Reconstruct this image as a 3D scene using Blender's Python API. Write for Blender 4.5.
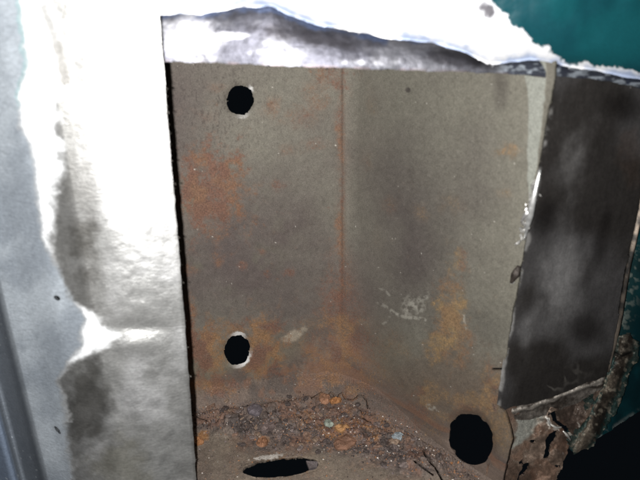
import bpy, math, random
import numpy as np
from mathutils import Vector

random.seed(7)
rng = np.random.default_rng(11)
for o in list(bpy.data.objects):
    bpy.data.objects.remove(o)
S = bpy.context.scene
COL = S.collection

# ------------------------------------------------------------------ camera, world, lamp, exposure
F = 554.0                       # focal length in photograph pixels (640 wide)
PITCH = math.radians(22.0)
CZ = 0.90                       # eye height
H = 0.36                        # eye height above the rusty ledge
cam_d = bpy.data.cameras.new('camera')
cam = bpy.data.objects.new('camera', cam_d)
COL.objects.link(cam)
cam.location = (0, 0, CZ)
cam.rotation_euler = (math.pi / 2 - PITCH, 0, 0)
cam_d.sensor_width = 36
cam_d.lens = F / 640 * 36
cam_d.clip_start = 0.01
cam_d.clip_end = 100
S.camera = cam
cam_d.dof.use_dof = True
cam_d.dof.focus_distance = .54
cam_d.dof.aperture_fstop = 6.5

W = bpy.data.worlds.new('World')
S.world = W
W.use_nodes = True
W.node_tree.nodes['Background'].inputs[0].default_value = (0.55, 0.75, 1.0, 1)
W.node_tree.nodes['Background'].inputs[1].default_value = 0.004

lamp_d = bpy.data.lights.new('flash', 'POINT')      # the flash of the phone, 2 cm left of its lens
lamp_d.energy = 14.0
lamp_d.shadow_soft_size = 0.0035
lamp_d.color = (1.0, 0.99, 0.975)
lamp = bpy.data.objects.new('flash', lamp_d)
COL.objects.link(lamp)
lamp.location = (-0.018, 0.0, CZ - 0.002)

S.view_settings.view_transform = 'Standard'
S.view_settings.look = 'None'
S.view_settings.exposure = 0
S.view_settings.gamma = 1
S.view_settings.use_curve_mapping = False

# ------------------------------------------------------------------ maths
CP, SP = math.cos(PITCH), math.sin(PITCH)

def rays(px, py):
    dx = (px - 320) / F
    q = (240 - py) / F
    y = CP + q * SP
    z = -SP + q * CP
    return dx / y, z / y                      # plan ratio x/y and slope z/y

def project(P):
    x, y, z = P[..., 0], P[..., 1], P[..., 2] - CZ
    d = y * CP - z * SP
    u = y * SP + z * CP
    return 320 + F * x / d, 240 - F * u / d

def at(px, py, Y):
    r, s = rays(np.asarray(px, float), np.asarray(py, float))
    return np.stack([r * Y, Y * np.ones_like(r), CZ + s * Y], -1)

def hash2(ix, iy, seed):
    h = (ix.astype(np.int64) * 374761393 + iy.astype(np.int64) * 668265263 + seed * 974711 + 12345) & 0x7fffffff
    h = ((h ^ (h >> 13)) * 1274126177) & 0x7fffffff
    h = ((h ^ (h >> 16)) * 668265263) & 0x7fffffff
    return ((h ^ (h >> 15)) & 0xffffff) / float(0xffffff)

def vnoise(x, y, seed=0):
    ix, iy = np.floor(x), np.floor(y)
    fx, fy = x - ix, y - iy
    fx = fx * fx * (3 - 2 * fx)
    fy = fy * fy * (3 - 2 * fy)
    a = hash2(ix, iy, seed); b = hash2(ix + 1, iy, seed)
    c = hash2(ix, iy + 1, seed); d = hash2(ix + 1, iy + 1, seed)
    return (a * (1 - fx) + b * fx) * (1 - fy) + (c * (1 - fx) + d * fx) * fy

def fbm(x, y, size, seed=0, octv=4, gain=0.55):
    x, y = x / size, y / size
    t, a, n = 0, 1, 0
    for k in range(octv):
        t = t + a * vnoise(x + 17.3 * k, y - 9.1 * k, seed + 31 * k)
        n += a
        a *= gain
        x, y = x * 2.03 + y * .31, y * 2.03 - x * .31
    return t / n                              # 0..1, mean .5

def ss(x, a, b):
    t = np.clip((x - a) / (b - a), 0, 1)
    return t * t * (3 - 2 * t)

def blob(px, py, cx, cy, rx, ry, ang=0):
    c, s = math.cos(math.radians(ang)), math.sin(math.radians(ang))
    dx, dy = px - cx, py - cy
    return np.exp(-(((dx * c + dy * s) / rx) ** 2 + ((-dx * s + dy * c) / ry) ** 2))

def segdist(px, py, pts):
    d = np.full(np.shape(px), 1e9)
    for (ax, ay), (bx, by) in zip(pts[:-1], pts[1:]):
        vx, vy = bx - ax, by - ay
        t = np.clip(((px - ax) * vx + (py - ay) * vy) / (vx * vx + vy * vy + 1e-9), 0, 1)
        d = np.minimum(d, np.hypot(px - ax - t * vx, py - ay - t * vy))
    return d

def polysdf(px, py, pts):                     # positive inside
    d = segdist(px, py, pts + [pts[0]])
    ins = np.zeros(np.shape(px), bool)
    n = len(pts)
    for i in range(n):
        ax, ay = pts[i]; bx, by = pts[(i + 1) % n]
        c = (ay > py) != (by > py)
        xx = (bx - ax) * (py - ay) / ((by - ay) if by != ay else 1e-9) + ax
        ins ^= c & (px < xx)
    return np.where(ins, d, -d)

def ellipse(px, py, cx, cy, rx, ry, ang=0):   # about a distance, positive outside
    c, s = math.cos(math.radians(ang)), math.sin(math.radians(ang))
    dx, dy = px - cx, py - cy
    k = np.hypot((dx * c + dy * s) / rx, (-dx * s + dy * c) / ry)
    return (k - 1) * min(rx, ry)

def edge_interp(v, pts):                      # pts: (coordinate, value)
    a = np.array(pts, float)
    return np.interp(v, a[:, 0], a[:, 1])

def lin(r, g, b):
    f = lambda c: (c / 255 / 12.92) if c <= 10 else ((c / 255 + .055) / 1.055) ** 2.4
    return np.array([f(r), f(g), f(b)])

def mix(a, b, t):
    return a * (1 - t[..., None]) + b * t[..., None]

# ------------------------------------------------------------------ materials
def metal_material(name, grain=900, grain_amt=0.35, bump=0.35, spec=0.35, brushed=None, speck=0.0, bump2=0.0):
    m = bpy.data.materials.new(name)
    m.use_nodes = True
    nt = m.node_tree
    N, L = nt.nodes, nt.links
    b = N['Principled BSDF']
    b.inputs['Specular IOR Level'].default_value = spec
    col = N.new('ShaderNodeAttribute'); col.attribute_name = 'albedo'
    mt = N.new('ShaderNodeAttribute'); mt.attribute_name = 'metal'
    rg = N.new('ShaderNodeAttribute'); rg.attribute_name = 'rough'
    tc = N.new('ShaderNodeTexCoord')
    n1 = N.new('ShaderNodeTexNoise'); n1.inputs['Scale'].default_value = grain
    n1.inputs['Detail'].default_value = 3; n1.inputs['Roughness'].default_value = .65
    L.new(tc.outputs['Object'], n1.inputs['Vector'])
    mr = N.new('ShaderNodeMapRange')
    mr.inputs['From Min'].default_value = .25; mr.inputs['From Max'].default_value = .75
    mr.inputs['To Min'].default_value = 1 - grain_amt; mr.inputs['To Max'].default_value = 1 + grain_amt
    L.new(n1.outputs['Fac'], mr.inputs['Value'])
    last = mr.outputs['Result']
    hgt = n1.outputs['Fac']
    if brushed:
        mp = N.new('ShaderNodeMapping'); mp.inputs['Scale'].default_value = brushed[0]
        mp.inputs['Rotation'].default_value = brushed[2]
        L.new(tc.outputs['Object'], mp.inputs['Vector'])
        n2 = N.new('ShaderNodeTexNoise'); n2.inputs['Scale'].default_value = 1
        n2.inputs['Detail'].default_value = 4; n2.inputs['Distortion'].default_value = .6
        L.new(mp.outputs['Vector'], n2.inputs['Vector'])
        mr2 = N.new('ShaderNodeMapRange')
        mr2.inputs['From Min'].default_value = .3; mr2.inputs['From Max'].default_value = .7
        mr2.inputs['To Min'].default_value = 1 - brushed[1]; mr2.inputs['To Max'].default_value = 1 + brushed[1]
        L.new(n2.outputs['Fac'], mr2.inputs['Value'])
        mu = N.new('ShaderNodeMath'); mu.operation = 'MULTIPLY'
        L.new(last, mu.inputs[0]); L.new(mr2.outputs['Result'], mu.inputs[1])
        last = mu.outputs[0]
        ad = N.new('ShaderNodeMath'); ad.operation = 'ADD'
        L.new(hgt, ad.inputs[0]); L.new(n2.outputs['Fac'], ad.inputs[1])
        hgt = ad.outputs[0]
    vm = N.new('ShaderNodeVectorMath'); vm.operation = 'SCALE'
    L.new(col.outputs['Color'], vm.inputs[0]); L.new(last, vm.inputs['Scale'])
    out = vm.outputs['Vector']
    ru = N.new('ShaderNodeAttribute'); ru.attribute_name = 'rust'
    n4 = N.new('ShaderNodeTexNoise'); n4.inputs['Scale'].default_value = 430
    n4.inputs['Detail'].default_value = 5; n4.inputs['Roughness'].default_value = .72
    L.new(tc.outputs['Object'], n4.inputs['Vector'])
    m1 = N.new('ShaderNodeMath'); m1.operation = 'MULTIPLY_ADD'       # patchy, grainy edge of the rust
    L.new(n4.outputs['Fac'], m1.inputs[0]); m1.inputs[1].default_value = 2.6; m1.inputs[2].default_value = -1.3
    m2 = N.new('ShaderNodeMath'); m2.operation = 'ADD'
    L.new(m1.outputs[0], m2.inputs[0]); L.new(ru.outputs['Alpha'], m2.inputs[1])
    m3 = N.new('ShaderNodeMapRange'); m3.interpolation_type = 'SMOOTHSTEP'
    m3.inputs['From Min'].default_value = .2; m3.inputs['From Max'].default_value = 1.0
    L.new(m2.outputs[0], m3.inputs['Value'])
    m4 = N.new('ShaderNodeMath'); m4.operation = 'MULTIPLY'
    m6 = N.new('ShaderNodeMapRange'); m6.inputs['From Max'].default_value = .22
    L.new(ru.outputs['Alpha'], m6.inputs['Value'])
    m6.inputs['To Max'].default_value = .68
    L.new(m3.outputs['Result'], m4.inputs[0]); L.new(m6.outputs['Result'], m4.inputs[1])
    n5 = N.new('ShaderNodeTexNoise'); n5.inputs['Scale'].default_value = 800; n5.inputs['Detail'].default_value = 3
    L.new(tc.outputs['Object'], n5.inputs['Vector'])
    m5 = N.new('ShaderNodeMapRange'); m5.inputs['From Min'].default_value = .3; m5.inputs['From Max'].default_value = .7
    m5.inputs['To Min'].default_value = .32; m5.inputs['To Max'].default_value = .92
    L.new(n5.outputs['Fac'], m5.inputs['Value'])
    vr = N.new('ShaderNodeVectorMath'); vr.operation = 'SCALE'
    L.new(ru.outputs['Color'], vr.inputs[0]); L.new(m5.outputs['Result'], vr.inputs['Scale'])
    mr_ = N.new('ShaderNodeMix'); mr_.data_type = 'RGBA'
    L.new(m4.outputs[0], mr_.inputs['Factor']); L.new(out, mr_.inputs['A']); L.new(vr.outputs['Vector'], mr_.inputs['B'])
    out = mr_.outputs['Result']
    if speck:
        v = N.new('ShaderNodeTexNoise'); v.inputs['Scale'].default_value = 420
        v.inputs['Detail'].default_value = 2
        L.new(tc.outputs['Object'], v.inputs['Vector'])
        r2 = N.new('ShaderNodeMapRange')
        r2.inputs['From Min'].default_value = .70; r2.inputs['From Max'].default_value = .76
        r2.inputs['To Max'].default_value = speck
        L.new(v.outputs['Fac'], r2.inputs['Value'])
        mx = N.new('ShaderNodeMix'); mx.data_type = 'RGBA'
        L.new(r2.outputs['Result'], mx.inputs['Factor'])
        L.new(out, mx.inputs['A'])
        mx.inputs['B'].default_value = (.5, .47, .42, 1)
        out = mx.outputs['Result']
    L.new(out, b.inputs['Base Color'])
    L.new(mt.outputs['Fac'], b.inputs['Metallic'])
    L.new(rg.outputs['Fac'], b.inputs['Roughness'])
    bp = N.new('ShaderNodeBump'); bp.inputs['Strength'].default_value = bump
    bp.inputs['Distance'].default_value = .0006
    L.new(hgt, bp.inputs['Height'])
    L.new(bp.outputs['Normal'], b.inputs['Normal'])
    return m

M_WALL = metal_material('weathered_primer', 1300, .36, .45, .25, speck=.08)
M_LEDGE = metal_material('rust_scale', 800, .4, .9, .3, speck=.5)
M_SKIN = metal_material('ground_steel', 700, .14, .35, .5, brushed=((260, 260, 900), .16, (.3, .5, .2)))
M_STRIP = metal_material('ground_flange', 700, .18, .3, .5, brushed=((30, 30, 300), .16, (0, .1, 0)))
M_DARK = metal_material('dark_ground_steel', 700, .2, .3, .5, brushed=((260, 260, 60), .10, (0, .45, 0)))  # dark brushed steel of the closing panel
M_TEAL = metal_material('teal_paint', 900, .15, .2, .4)
M_RAG = metal_material('torn_rusty_steel', 800, .45, .9, .3, speck=.5)

# ------------------------------------------------------------------ mesh builders
def link_mesh(name, me, mat, parent=None):
    o = bpy.data.objects.new(name, me)
    COL.objects.link(o)
    if mat: me.materials.append(mat)
    if parent: o.parent = parent
    return o

def set_attrs(me, rgb, metal, rough, rust=None):
    a = me.attributes.new('albedo', 'FLOAT_COLOR', 'POINT')
    c = np.ones((len(me.vertices), 4), np.float32)
    c[:, :3] = np.clip(rgb, 0.0005, 0.95)
    a.data.foreach_set('color', c.ravel())
    if rust is None:
        rust = np.zeros((len(me.vertices), 4))
    a = me.attributes.new('rust', 'FLOAT_COLOR', 'POINT')
    a.data.foreach_set('color', np.clip(rust, 0, 1.5).astype(np.float32).ravel())
    for n, v in (('metal', metal), ('rough', rough)):
        a = me.attributes.new(n, 'FLOAT', 'POINT')
        a.data.foreach_set('value', np.clip(np.broadcast_to(v, (len(me.vertices),)), 0, 1).astype(np.float32))

def sheet(name, box, step, pos, look, mat, parent, sdf=None, thick=.0018, rim_dark=.45):
    """one sheet of metal: a fine grid on a real surface, holes and ragged edges cut where sdf < 0, cut edges given their thickness"""
    x0, x1, y0, y1 = box
    nu = int(round((x1 - x0) / step)) + 1
    nv = int(round((y1 - y0) / step)) + 1
    px, py = np.meshgrid(np.linspace(x0, x1, nu), np.linspace(y0, y1, nv))      # [row, col]
    if sdf is not None:
        def full(a, b):
            qx, qy = project(pos(a, b))
            return sdf(qx, qy, pos(a, b))
        for it in range(2):
            d = full(px, py)
            e = .25
            gx = (full(px + e, py) - d) / e
            gy = (full(px, py + e) - d) / e
            g2 = np.maximum(gx * gx + gy * gy, .05)
            near = np.abs(d) / np.sqrt(g2) < step * .62
            k = np.where(near, -d / g2, 0)
            px = px + np.clip(k * gx, -step * .62, step * .62)
            py = py + np.clip(k * gy, -step * .62, step * .62)
    P = pos(px, py)
    idx = np.arange(nu * nv).reshape(nv, nu)
    Q = np.stack([idx[:-1, :-1], idx[1:, :-1], idx[1:, 1:], idx[:-1, 1:]], -1).reshape(-1, 4)
    V = P.reshape(-1, 3)
    if sdf is not None:
        cx = px.reshape(-1)[Q].mean(1); cy = py.reshape(-1)[Q].mean(1)
        Q = Q[full(cx, cy) > 0]
    used = np.unique(Q)
    remap = np.full(len(V), -1); remap[used] = np.arange(len(used))
    Q = remap[Q]; V = V[used]
    qx, qy = project(V)
    rgb, metal, rough, *ru = look(qx, qy, V)
    metal = np.broadcast_to(metal, qx.shape).copy(); rough = np.broadcast_to(rough, qx.shape).copy()
    # rim
    E = np.concatenate([Q[:, [0, 1]], Q[:, [1, 2]], Q[:, [2, 3]], Q[:, [3, 0]]])
    key = np.sort(E, 1); kk = key[:, 0].astype(np.int64) * len(V) + key[:, 1]
    u, inv, cnt = np.unique(kk, return_inverse=True, return_counts=True)
    B = E[cnt[inv] == 1]
    fn = np.cross(V[Q[:, 2]] - V[Q[:, 0]], V[Q[:, 3]] - V[Q[:, 1]])
    vn = np.zeros_like(V)
    for k in range(4): np.add.at(vn, Q[:, k], fn)
    vn /= np.maximum(np.linalg.norm(vn, axis=1, keepdims=True), 1e-12)
    bv = np.unique(B); m2 = np.full(len(V), -1); m2[bv] = np.arange(len(bv))
    n0, nb = len(V), len(bv)
    V2 = np.concatenate([V, V[bv], V[bv] - vn[bv] * thick])
    a, b_ = m2[B[:, 0]], m2[B[:, 1]]
    R = np.stack([n0 + b_, n0 + a, n0 + nb + a, n0 + nb + b_], -1)
    faces = np.concatenate([Q, R])
    me = bpy.data.meshes.new(name)
    me.vertices.add(len(V2)); me.vertices.foreach_set('co', V2.astype(np.float32).ravel())
    me.loops.add(faces.size); me.loops.foreach_set('vertex_index', faces.astype(np.int32).ravel())
    me.polygons.add(len(faces))
    me.polygons.foreach_set('loop_start', np.arange(0, faces.size, 4, dtype=np.int32))
    sm = np.zeros(len(faces), bool); sm[:len(Q)] = True
    me.polygons.foreach_set('use_smooth', sm)
    me.update(calc_edges=True)
    r2 = rgb[bv] * rim_dark
    set_attrs(me, np.concatenate([rgb, r2, r2]), np.concatenate([metal, metal[bv], metal[bv]]),
              np.concatenate([rough, rough[bv], rough[bv]]),
              np.concatenate([ru[0], ru[0][bv], ru[0][bv]]) if ru else None)
    return link_mesh(name, me, mat, parent)

# ------------------------------------------------------------------ the plan of the body (metres)
pA = (-.344 * H, 1.239 * H); pB = (.072 * H, 1.327 * H); pC = (.387 * H, .988 * H)
pE = (-.266 * H, .95 * H); pD = (.655 * H, 1.085 * H)

def line_depth(p, q):
    nx, ny = q[1] - p[1], -(q[0] - p[0])
    c = nx * p[0] + ny * p[1]
    return lambda r: c / (nx * r + ny)

Y_rear, Y_side = line_depth(pA, pB), line_depth(pB, pC)
Y_front, Y_close = line_depth(pE, pC), line_depth(pC, pD)

def smin(a, b, k):
    t = np.clip(.5 + .5 * (b - a) / k, 0, 1)
    return b * (1 - t) + a * t - k * t * (1 - t)

def Y_corner(r, py):                          # the two walls run into each other in a pressed fold, softer towards the foot
    return smin(Y_rear(r), Y_side(r), .010 + .045 * ss(py, 180, 390))

def plan_dist(P, p, q):                       # positive on the camera's side
    dx, dy = q[0] - p[0], q[1] - p[1]
    l = math.hypot(dx, dy)
    return ((P[..., 0] - p[0]) * dy - (P[..., 1] - p[1]) * dx) / l

body = bpy.data.objects.new('car_body', None)
COL.objects.link(body)
body['label'] = 'rusty teal car body with its outer skin cut open over a corroded cavity'
body['category'] = 'car body'

DIRT_A, DIRT_B = lin(96, 85, 79), lin(122, 106, 96)

def dusting(col, P, seed):                    # dirt that has settled on the foot of the walls
    X, Y, Z = P[..., 0] * 1000, P[..., 1] * 1000, P[..., 2] * 1000
    n = fbm(X + Y, Z, 22, seed, 5, .65); n3 = fbm(X + Y, Z, 2.2, seed + 3, 3)
    corner = np.exp(-(np.hypot(P[..., 0] - pB[0], P[..., 1] - pB[1]) / .045) ** 2)
    h = P[..., 2] - (CZ - H)
    t = 1 - ss(h + (n - .5) * .05, .018 + .030 * corner, .046 + .075 * corner)
    c = mix(DIRT_A, DIRT_B, ss(n, .35, .65)) * (.7 + .35 * n3)[..., None]
    c = mix(c, lin(128, 92, 72), ss(fbm(X + Y, Z, 11, seed + 7, 4), .5, .66) * .55)
    return mix(col, c, t * .9)

# ---- rear wall of the cavity (left of the corner)
def wall_relief(px, py, seed):
    return (fbm(px, py, 60, seed, 3) - .5) * .0035 + (fbm(px, py, 6, seed + 5, 3) - .5) * .0007

HOLES_REAR = [(240, 100, 13.6, 15.2, 10, 1), (237, 350, 12.8, 15.0, 12, 2)]

def pos_rear(px, py):
    r, s = rays(px, py)
    Y = Y_corner(r, py) - wall_relief(px, py, 3)
    for cx, cy, rx, ry, a, k in HOLES_REAR:     # the holes are dished a little inwards
        e = ellipse(px, py, cx, cy, rx, ry, a)
        Y = Y + .002 * np.exp(-np.maximum(e, 0) / 2.5)
    return np.stack([r * Y, Y, CZ + s * Y], -1)

def sdf_rear(px, py, P):
    d = np.full(px.shape, 1e3)
    for cx, cy, rx, ry, a, k in HOLES_REAR:
        ang = np.arctan2(py - cy, px - cx)
        wob = (vnoise(ang * 3.1 + 20, ang * 0 + k, 4) - .5) * 1.1 + (vnoise(ang * 7 + 50, ang * 0 + k, 5) - .5) * .5
        d = np.minimum(d, ellipse(px, py, cx, cy, rx, ry, a) + wob)
    return d

def rust_spots(px, py, lst, seed):
    t = np.zeros(px.shape)
    n = fbm(px, py, 8, seed, 5, .7)
    for cx, cy, rx, ry, amt in lst:
        t = np.maximum(t, amt * ss(blob(px, py, cx, cy, rx * 1.6, ry * 1.6) + (n - .5) * 1.3, .2, 1.1))
    return t

def look_rear(px, py, P):
    n1 = fbm(px, py, 70, 1, 4); n2 = fbm(px, py, 14, 2, 4); n3 = fbm(px, py, 3.2, 9, 3)
    col = mix(lin(128, 123, 112), lin(100, 90, 86),
              np.clip(.25 + .9 * blob(px, py, 255, 255, 85, 75) + .5 * blob(px, py, 180, 130, 30, 60) + (n1 - .5) * 1.3, 0, 1))
    col = mix(col, lin(120, 118, 100), np.clip(ss(n2, .5, .75) * .6 * blob(px, py, 215, 230, 60, 60), 0, 1))
    # dusty olive film low down, where the wall runs into the dirt
    col = mix(col, lin(122, 114, 96), ss(py + (n1 - .5) * 50, 315, 375) * .7)
    # rust
    rt = rust_spots(px, py, [(210, 192, 25, 36, 1.25), (205, 165, 22, 15, .7), (272, 108, 8, 9, .45), (290, 150, 8, 5, .4), (300, 118, 14, 9, .4),
                             (316, 145, 12, 5, .4), (333, 78, 14, 12, .75), (318, 95, 12, 16, .4), (188, 270, 6, 6, .7), (220, 263, 4, 4, .8),
                             (243, 266, 4, 4, .8), (262, 252, 3, 3, .7), (266, 274, 4, 4, .7), (290, 272, 4, 4, .8), (278, 187, 5, 5, .6),
                             (262, 348, 18, 26, 1.15), (268, 330, 12, 10, 1.), (206, 352, 14, 20, 1.3), (189, 345, 8, 26, 1.2), (213, 385, 20, 12, 1.), (232, 330, 20, 8, .7),
                             (320, 355, 22, 32, .6), (335, 310, 12, 40, .7), (300, 375, 20, 12, .5), (205, 118, 8, 5, .25), (215, 88, 8, 4, .3)], 21)
    seam = np.exp(-((px - 341 + (n2 - .5) * 8) / 5.) ** 2) * (.45 + .35 * ss(py + (n1 - .5) * 200, 40, 330)) * ss(385 - py, 0, 60) * (.3 + 1.3 * n2)
    seam = seam * (1 - ss(px + (n2 - .5) * 8, 346, 353))
    rt = np.maximum(rt, seam)
    hue = fbm(px, py, 20, 33, 3)
    rust = mix(lin(132, 94, 77), lin(162, 122, 85), np.clip(ss(hue, .4, .62) * (.35 + .65 * ss(py, 280, 330)), 0, 1))
    foot = ss(py, 190, 385)
    rt = np.maximum(rt, .85 * np.exp(-((px - 343) / (7 + 34 * foot ** 2)) ** 2) * (.25 + .75 * foot) * ss(n1 + n2 * .6, .5, .95))
    col = mix(col, rust * .92, np.clip(rt * (.3 + 1.1 * n2), 0, 1) * .55)
    rust4 = np.concatenate([rust, np.clip(rt * (.45 + .95 * n2), 0, 1)[..., None] * 1.0], -1)
    # pale scraped patch and bits of bare metal
    pale = ss(blob(px, py, 296, 334, 22, 9, -25) + (n2 - .5) * 1.2, .5, .8)
    col = mix(col, lin(172, 160, 142), pale * .75)
    # fine dark pitting, denser near the top left
    pit = ss(fbm(px * 1.6, py * .8, 2.4, 51, 3), .58, .74) * (.22 + .5 * blob(px, py, 210, 105, 55, 60))
    col = mix(col, lin(74, 66, 62), pit * .8)
    col = mix(col, lin(74, 56, 46), .6 * np.exp(-((px - 342.2 + (n2 - .5) * 2) / 1.3) ** 2) * ss(370 - py, 0, 90) * (.3 + n2 * 1.2))
    col *= (.62 + .2 * n3)[..., None]
    col = dusting(col, P, 41)
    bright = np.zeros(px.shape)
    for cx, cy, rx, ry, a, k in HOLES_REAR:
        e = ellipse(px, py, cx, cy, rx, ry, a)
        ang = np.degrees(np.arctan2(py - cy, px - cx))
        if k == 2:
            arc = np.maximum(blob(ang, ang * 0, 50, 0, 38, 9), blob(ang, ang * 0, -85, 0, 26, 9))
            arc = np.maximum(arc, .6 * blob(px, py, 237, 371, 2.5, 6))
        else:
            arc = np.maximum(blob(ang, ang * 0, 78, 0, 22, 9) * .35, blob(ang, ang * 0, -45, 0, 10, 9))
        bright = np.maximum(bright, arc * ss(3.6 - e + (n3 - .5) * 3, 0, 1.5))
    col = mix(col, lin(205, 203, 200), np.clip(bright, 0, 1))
    st = ss(hash2(np.floor(px), np.floor(py), 77), .9993, .9998) * .6
    col = mix(col, lin(200, 195, 185), st)
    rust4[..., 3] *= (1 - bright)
    return col, .05, .75 - .1 * bright, rust4

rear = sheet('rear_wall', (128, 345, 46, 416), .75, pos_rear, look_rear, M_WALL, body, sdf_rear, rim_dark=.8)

# ---- side wall of the cavity (right of the corner), its front edge is where the closing panel starts
RIGHT_EDGE = [(60, 556), (80, 554), (150, 541), (235, 527), (275, 519), (330, 510), (405, 498), (412, 505), (440, 512), (480, 503), (520, 492)]
BIG = (471, 439, 21.5, 26.5, -22)

def pos_side(px, py):
    r, s = rays(px, py)
    Y = Y_corner(r, py) - wall_relief(px, py, 3)
    e = ellipse(px, py, *BIG)
    Y = Y + .0025 * np.exp(-np.maximum(e, 0) / 4)
    Y = Y - .0005 * ss(px, 343.8, 346) * ss(360 - py, 0, 120)
    return np.stack([r * Y, Y, CZ + s * Y], -1)

def sdf_side(px, py, P):
    ang = np.arctan2(py - BIG[1], px - BIG[0])
    d = ellipse(px, py, *BIG) + (vnoise(ang * 4 + 20, ang * 0, 14) - .5) * 1.6
    edge = edge_interp(py, RIGHT_EDGE) + (fbm(py, py * 0, 14, 61, 3) - .5) * 3
    d = np.minimum(d, edge - px)
    d = np.minimum(d, np.maximum(np.abs(px - 498) - 6, np.abs(py - 369) - 1.1))       # the saw nick
    d = np.minimum(d, 1e3)
    nick = np.maximum(np.abs(px - 498) - 6, np.abs(py - 369.0) - 1.2)
    return np.minimum(np.minimum(ellipse(px, py, *BIG) + (vnoise(ang * 4 + 20, ang * 0, 14) - .5) * 1.6, edge - px), nick)

def look_side(px, py, P):
    n1 = fbm(px, py, 80, 101, 4); n2 = fbm(px, py, 15, 102, 4); n3 = fbm(px, py, 3.2, 109, 3)
    base = mix(lin(134, 130, 118), lin(101, 93, 89),
               np.clip(.95 * blob(px, py, 400, 235, 62, 85) + .5 * blob(px, py, 360, 300, 25, 60) + (n1 - .5) * 1.1, 0, 1))  # purple shade near the corner painted into the wall colour
    base = mix(base, lin(88, 82, 76), .55 * ss(blob(px, py, 500, 92, 10, 26) + (n2 - .5) * .7, .3, .9))
    base = mix(base, lin(70, 64, 62), .8 * ss(blob(px, py, 408, 90, 3.4, 3.4), .4, .7))
    base = mix(base, lin(96, 92, 84), .45 * ss(blob(px, py, 490, 325, 25, 30) + (n2 - .5), .3, .9))
    low = ss(py + (n1 - .5) * 70 - .25 * np.abs(px - 430), 320, 395)
    base = mix(base, lin(120, 106, 93), low * .8)
    rt = rust_spots(px, py, [(508, 150, 8, 6, .7), (460, 254, 6, 5, .85), (459, 266, 6, 6, .8), (366, 160, 5, 9, .55), (370, 98, 5, 12, .45),
                             (505, 193, 5, 5, .45), (420, 214, 6, 6, .4), (388, 205, 7, 7, .35), (377, 245, 4, 12, .3), (452, 205, 10, 8, .25),
                             (450, 318, 12, 34, 1.), (440, 345, 12, 14, .8), (462, 340, 9, 20, .8), (455, 290, 8, 10, .7), (490, 392, 9, 22, .9),
                             (470, 402, 20, 9, .6), (430, 395, 16, 12, .6), (415, 415, 30, 22, .55), (372, 350, 14, 20, .5), (352, 330, 10, 40, .6),
                             (395, 345, 14, 12, .4), (505, 430, 14, 18, .6), (424, 390, 5, 5, .9)], 121)
    seam = (1 - ss(px + (n2 - .5) * 16, 342, 358)) * (.35 + .6 * ss(py + (n1 - .5) * 200, 60, 330))
    rt = np.maximum(rt, seam)
    hue = fbm(px, py, 18, 133, 3)
    yel = np.clip(ss(hue, .38, .6) * .7 + .7 * blob(px, py, 452, 318, 22, 50), 0, 1)
    rust = mix(lin(132, 98, 80), lin(164, 134, 94), yel)
    foot = ss(py, 190, 385)
    rt = np.maximum(rt, .85 * np.exp(-((px - 343) / (7 + 34 * foot ** 2)) ** 2) * (.25 + .75 * foot) * ss(n1 + n2 * .6, .5, .95))
    base = mix(base, rust * .92, np.clip(rt * (.3 + 1.1 * n2), 0, 1) * .55)
    rust4 = np.concatenate([rust, np.clip(rt * (.45 + .95 * n2), 0, 1)[..., None]], -1)
    # white scratches
    wob = (fbm(px, py, 8, 140, 2) - .5) * 4
    sc = np.zeros(px.shape)
    for pts, w in (([(374, 288), (384, 290), (389, 295)], .9), ([(379, 303), (388, 308), (396, 314), (405, 317), (424, 319)], 1.3), ([(391, 313), (388, 320), (383, 324)], .9),
                   ([(405, 316), (410, 308), (417, 304)], 1.0), ([(464, 315), (466, 330)], .7), ([(417, 318), (428, 321)], .9)):
        sc = np.maximum(sc, 1 - ss(segdist(px + wob, py + wob * .6, pts), w * .5, w * 1.8))
    soft = ss(blob(px, py, 414, 306, 22, 13, -40) + (n2 - .5) * 1.5, .55, 1.0) * .75
    soft = np.maximum(soft, .7 * ss(blob(px, py, 432, 408, 8, 4, 30) + (n2 - .5) * .9, .5, .8))
    base = mix(base, lin(182, 178, 166), np.clip(np.maximum(sc * .75 * ss(n3 + (n2 - .5) * .6, .36, .54), soft * ss(n3, .34, .58)), 0, 1))
    # grey paint left on the flange, widest at the top
    lft = edge_interp(py, [(70, 522), (84, 526), (100, 529), (150, 527), (190, 528), (225, 529), (250, 531)]) + (n2 - .5) * 3
    rgt = edge_interp(py, [(80, 546), (100, 545), (130, 541), (190, 534), (235, 530)]) + (n2 - .5) * 3
    paint = ss(px - lft, -.5, 1) * ss(rgt - px, -.5, 1) * ss(242 - py, 0, 12)
    base = mix(base, lin(168, 170, 160), paint * .9)
    cut = ss(px - rgt, 0, 1.5) * ss(245 - py, 0, 10)
    base = mix(base, lin(112, 108, 98), cut * .6)
    pit = ss(fbm(px, py, 2.4, 151, 3), .58, .74) * .16
    base = mix(base, lin(66, 58, 52), pit)
    e = ellipse(px, py, *BIG)
    base = mix(base, lin(96, 76, 62), .4 * ss(5 - e + (n2 - .5) * 8, 0, 4))
    base = base * (.60 + .2 * n3)[..., None]
    base = dusting(base, P, 43)
    st = ss(hash2(np.floor(px), np.floor(py), 177), .9993, .9998) * .6
    base = mix(base, lin(205, 200, 190), st)
    k = ss(px + (n1 - .5) * 50 + (n2 - .5) * 20, 340, 415)
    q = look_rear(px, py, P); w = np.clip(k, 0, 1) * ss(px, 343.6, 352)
    return mix(q[0], base * .80, w), .05, .72, mix(q[3], rust4, w)

side = sheet('side_wall', (343.6, 560, 46, 500), .75, pos_side, look_side, M_WALL, body, sdf_side, rim_dark=.7)

# ---- ledge at the foot of the cavity, buried in scale and dirt
CRK = np.array([(312, 398), (317, 395), (322, 393), (326, 397), (332, 393), (337, 398), (342, 393), (346, 399), (353, 400.5), (358, 397), (363, 396), (367, 401), (369, 408)], float)

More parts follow.
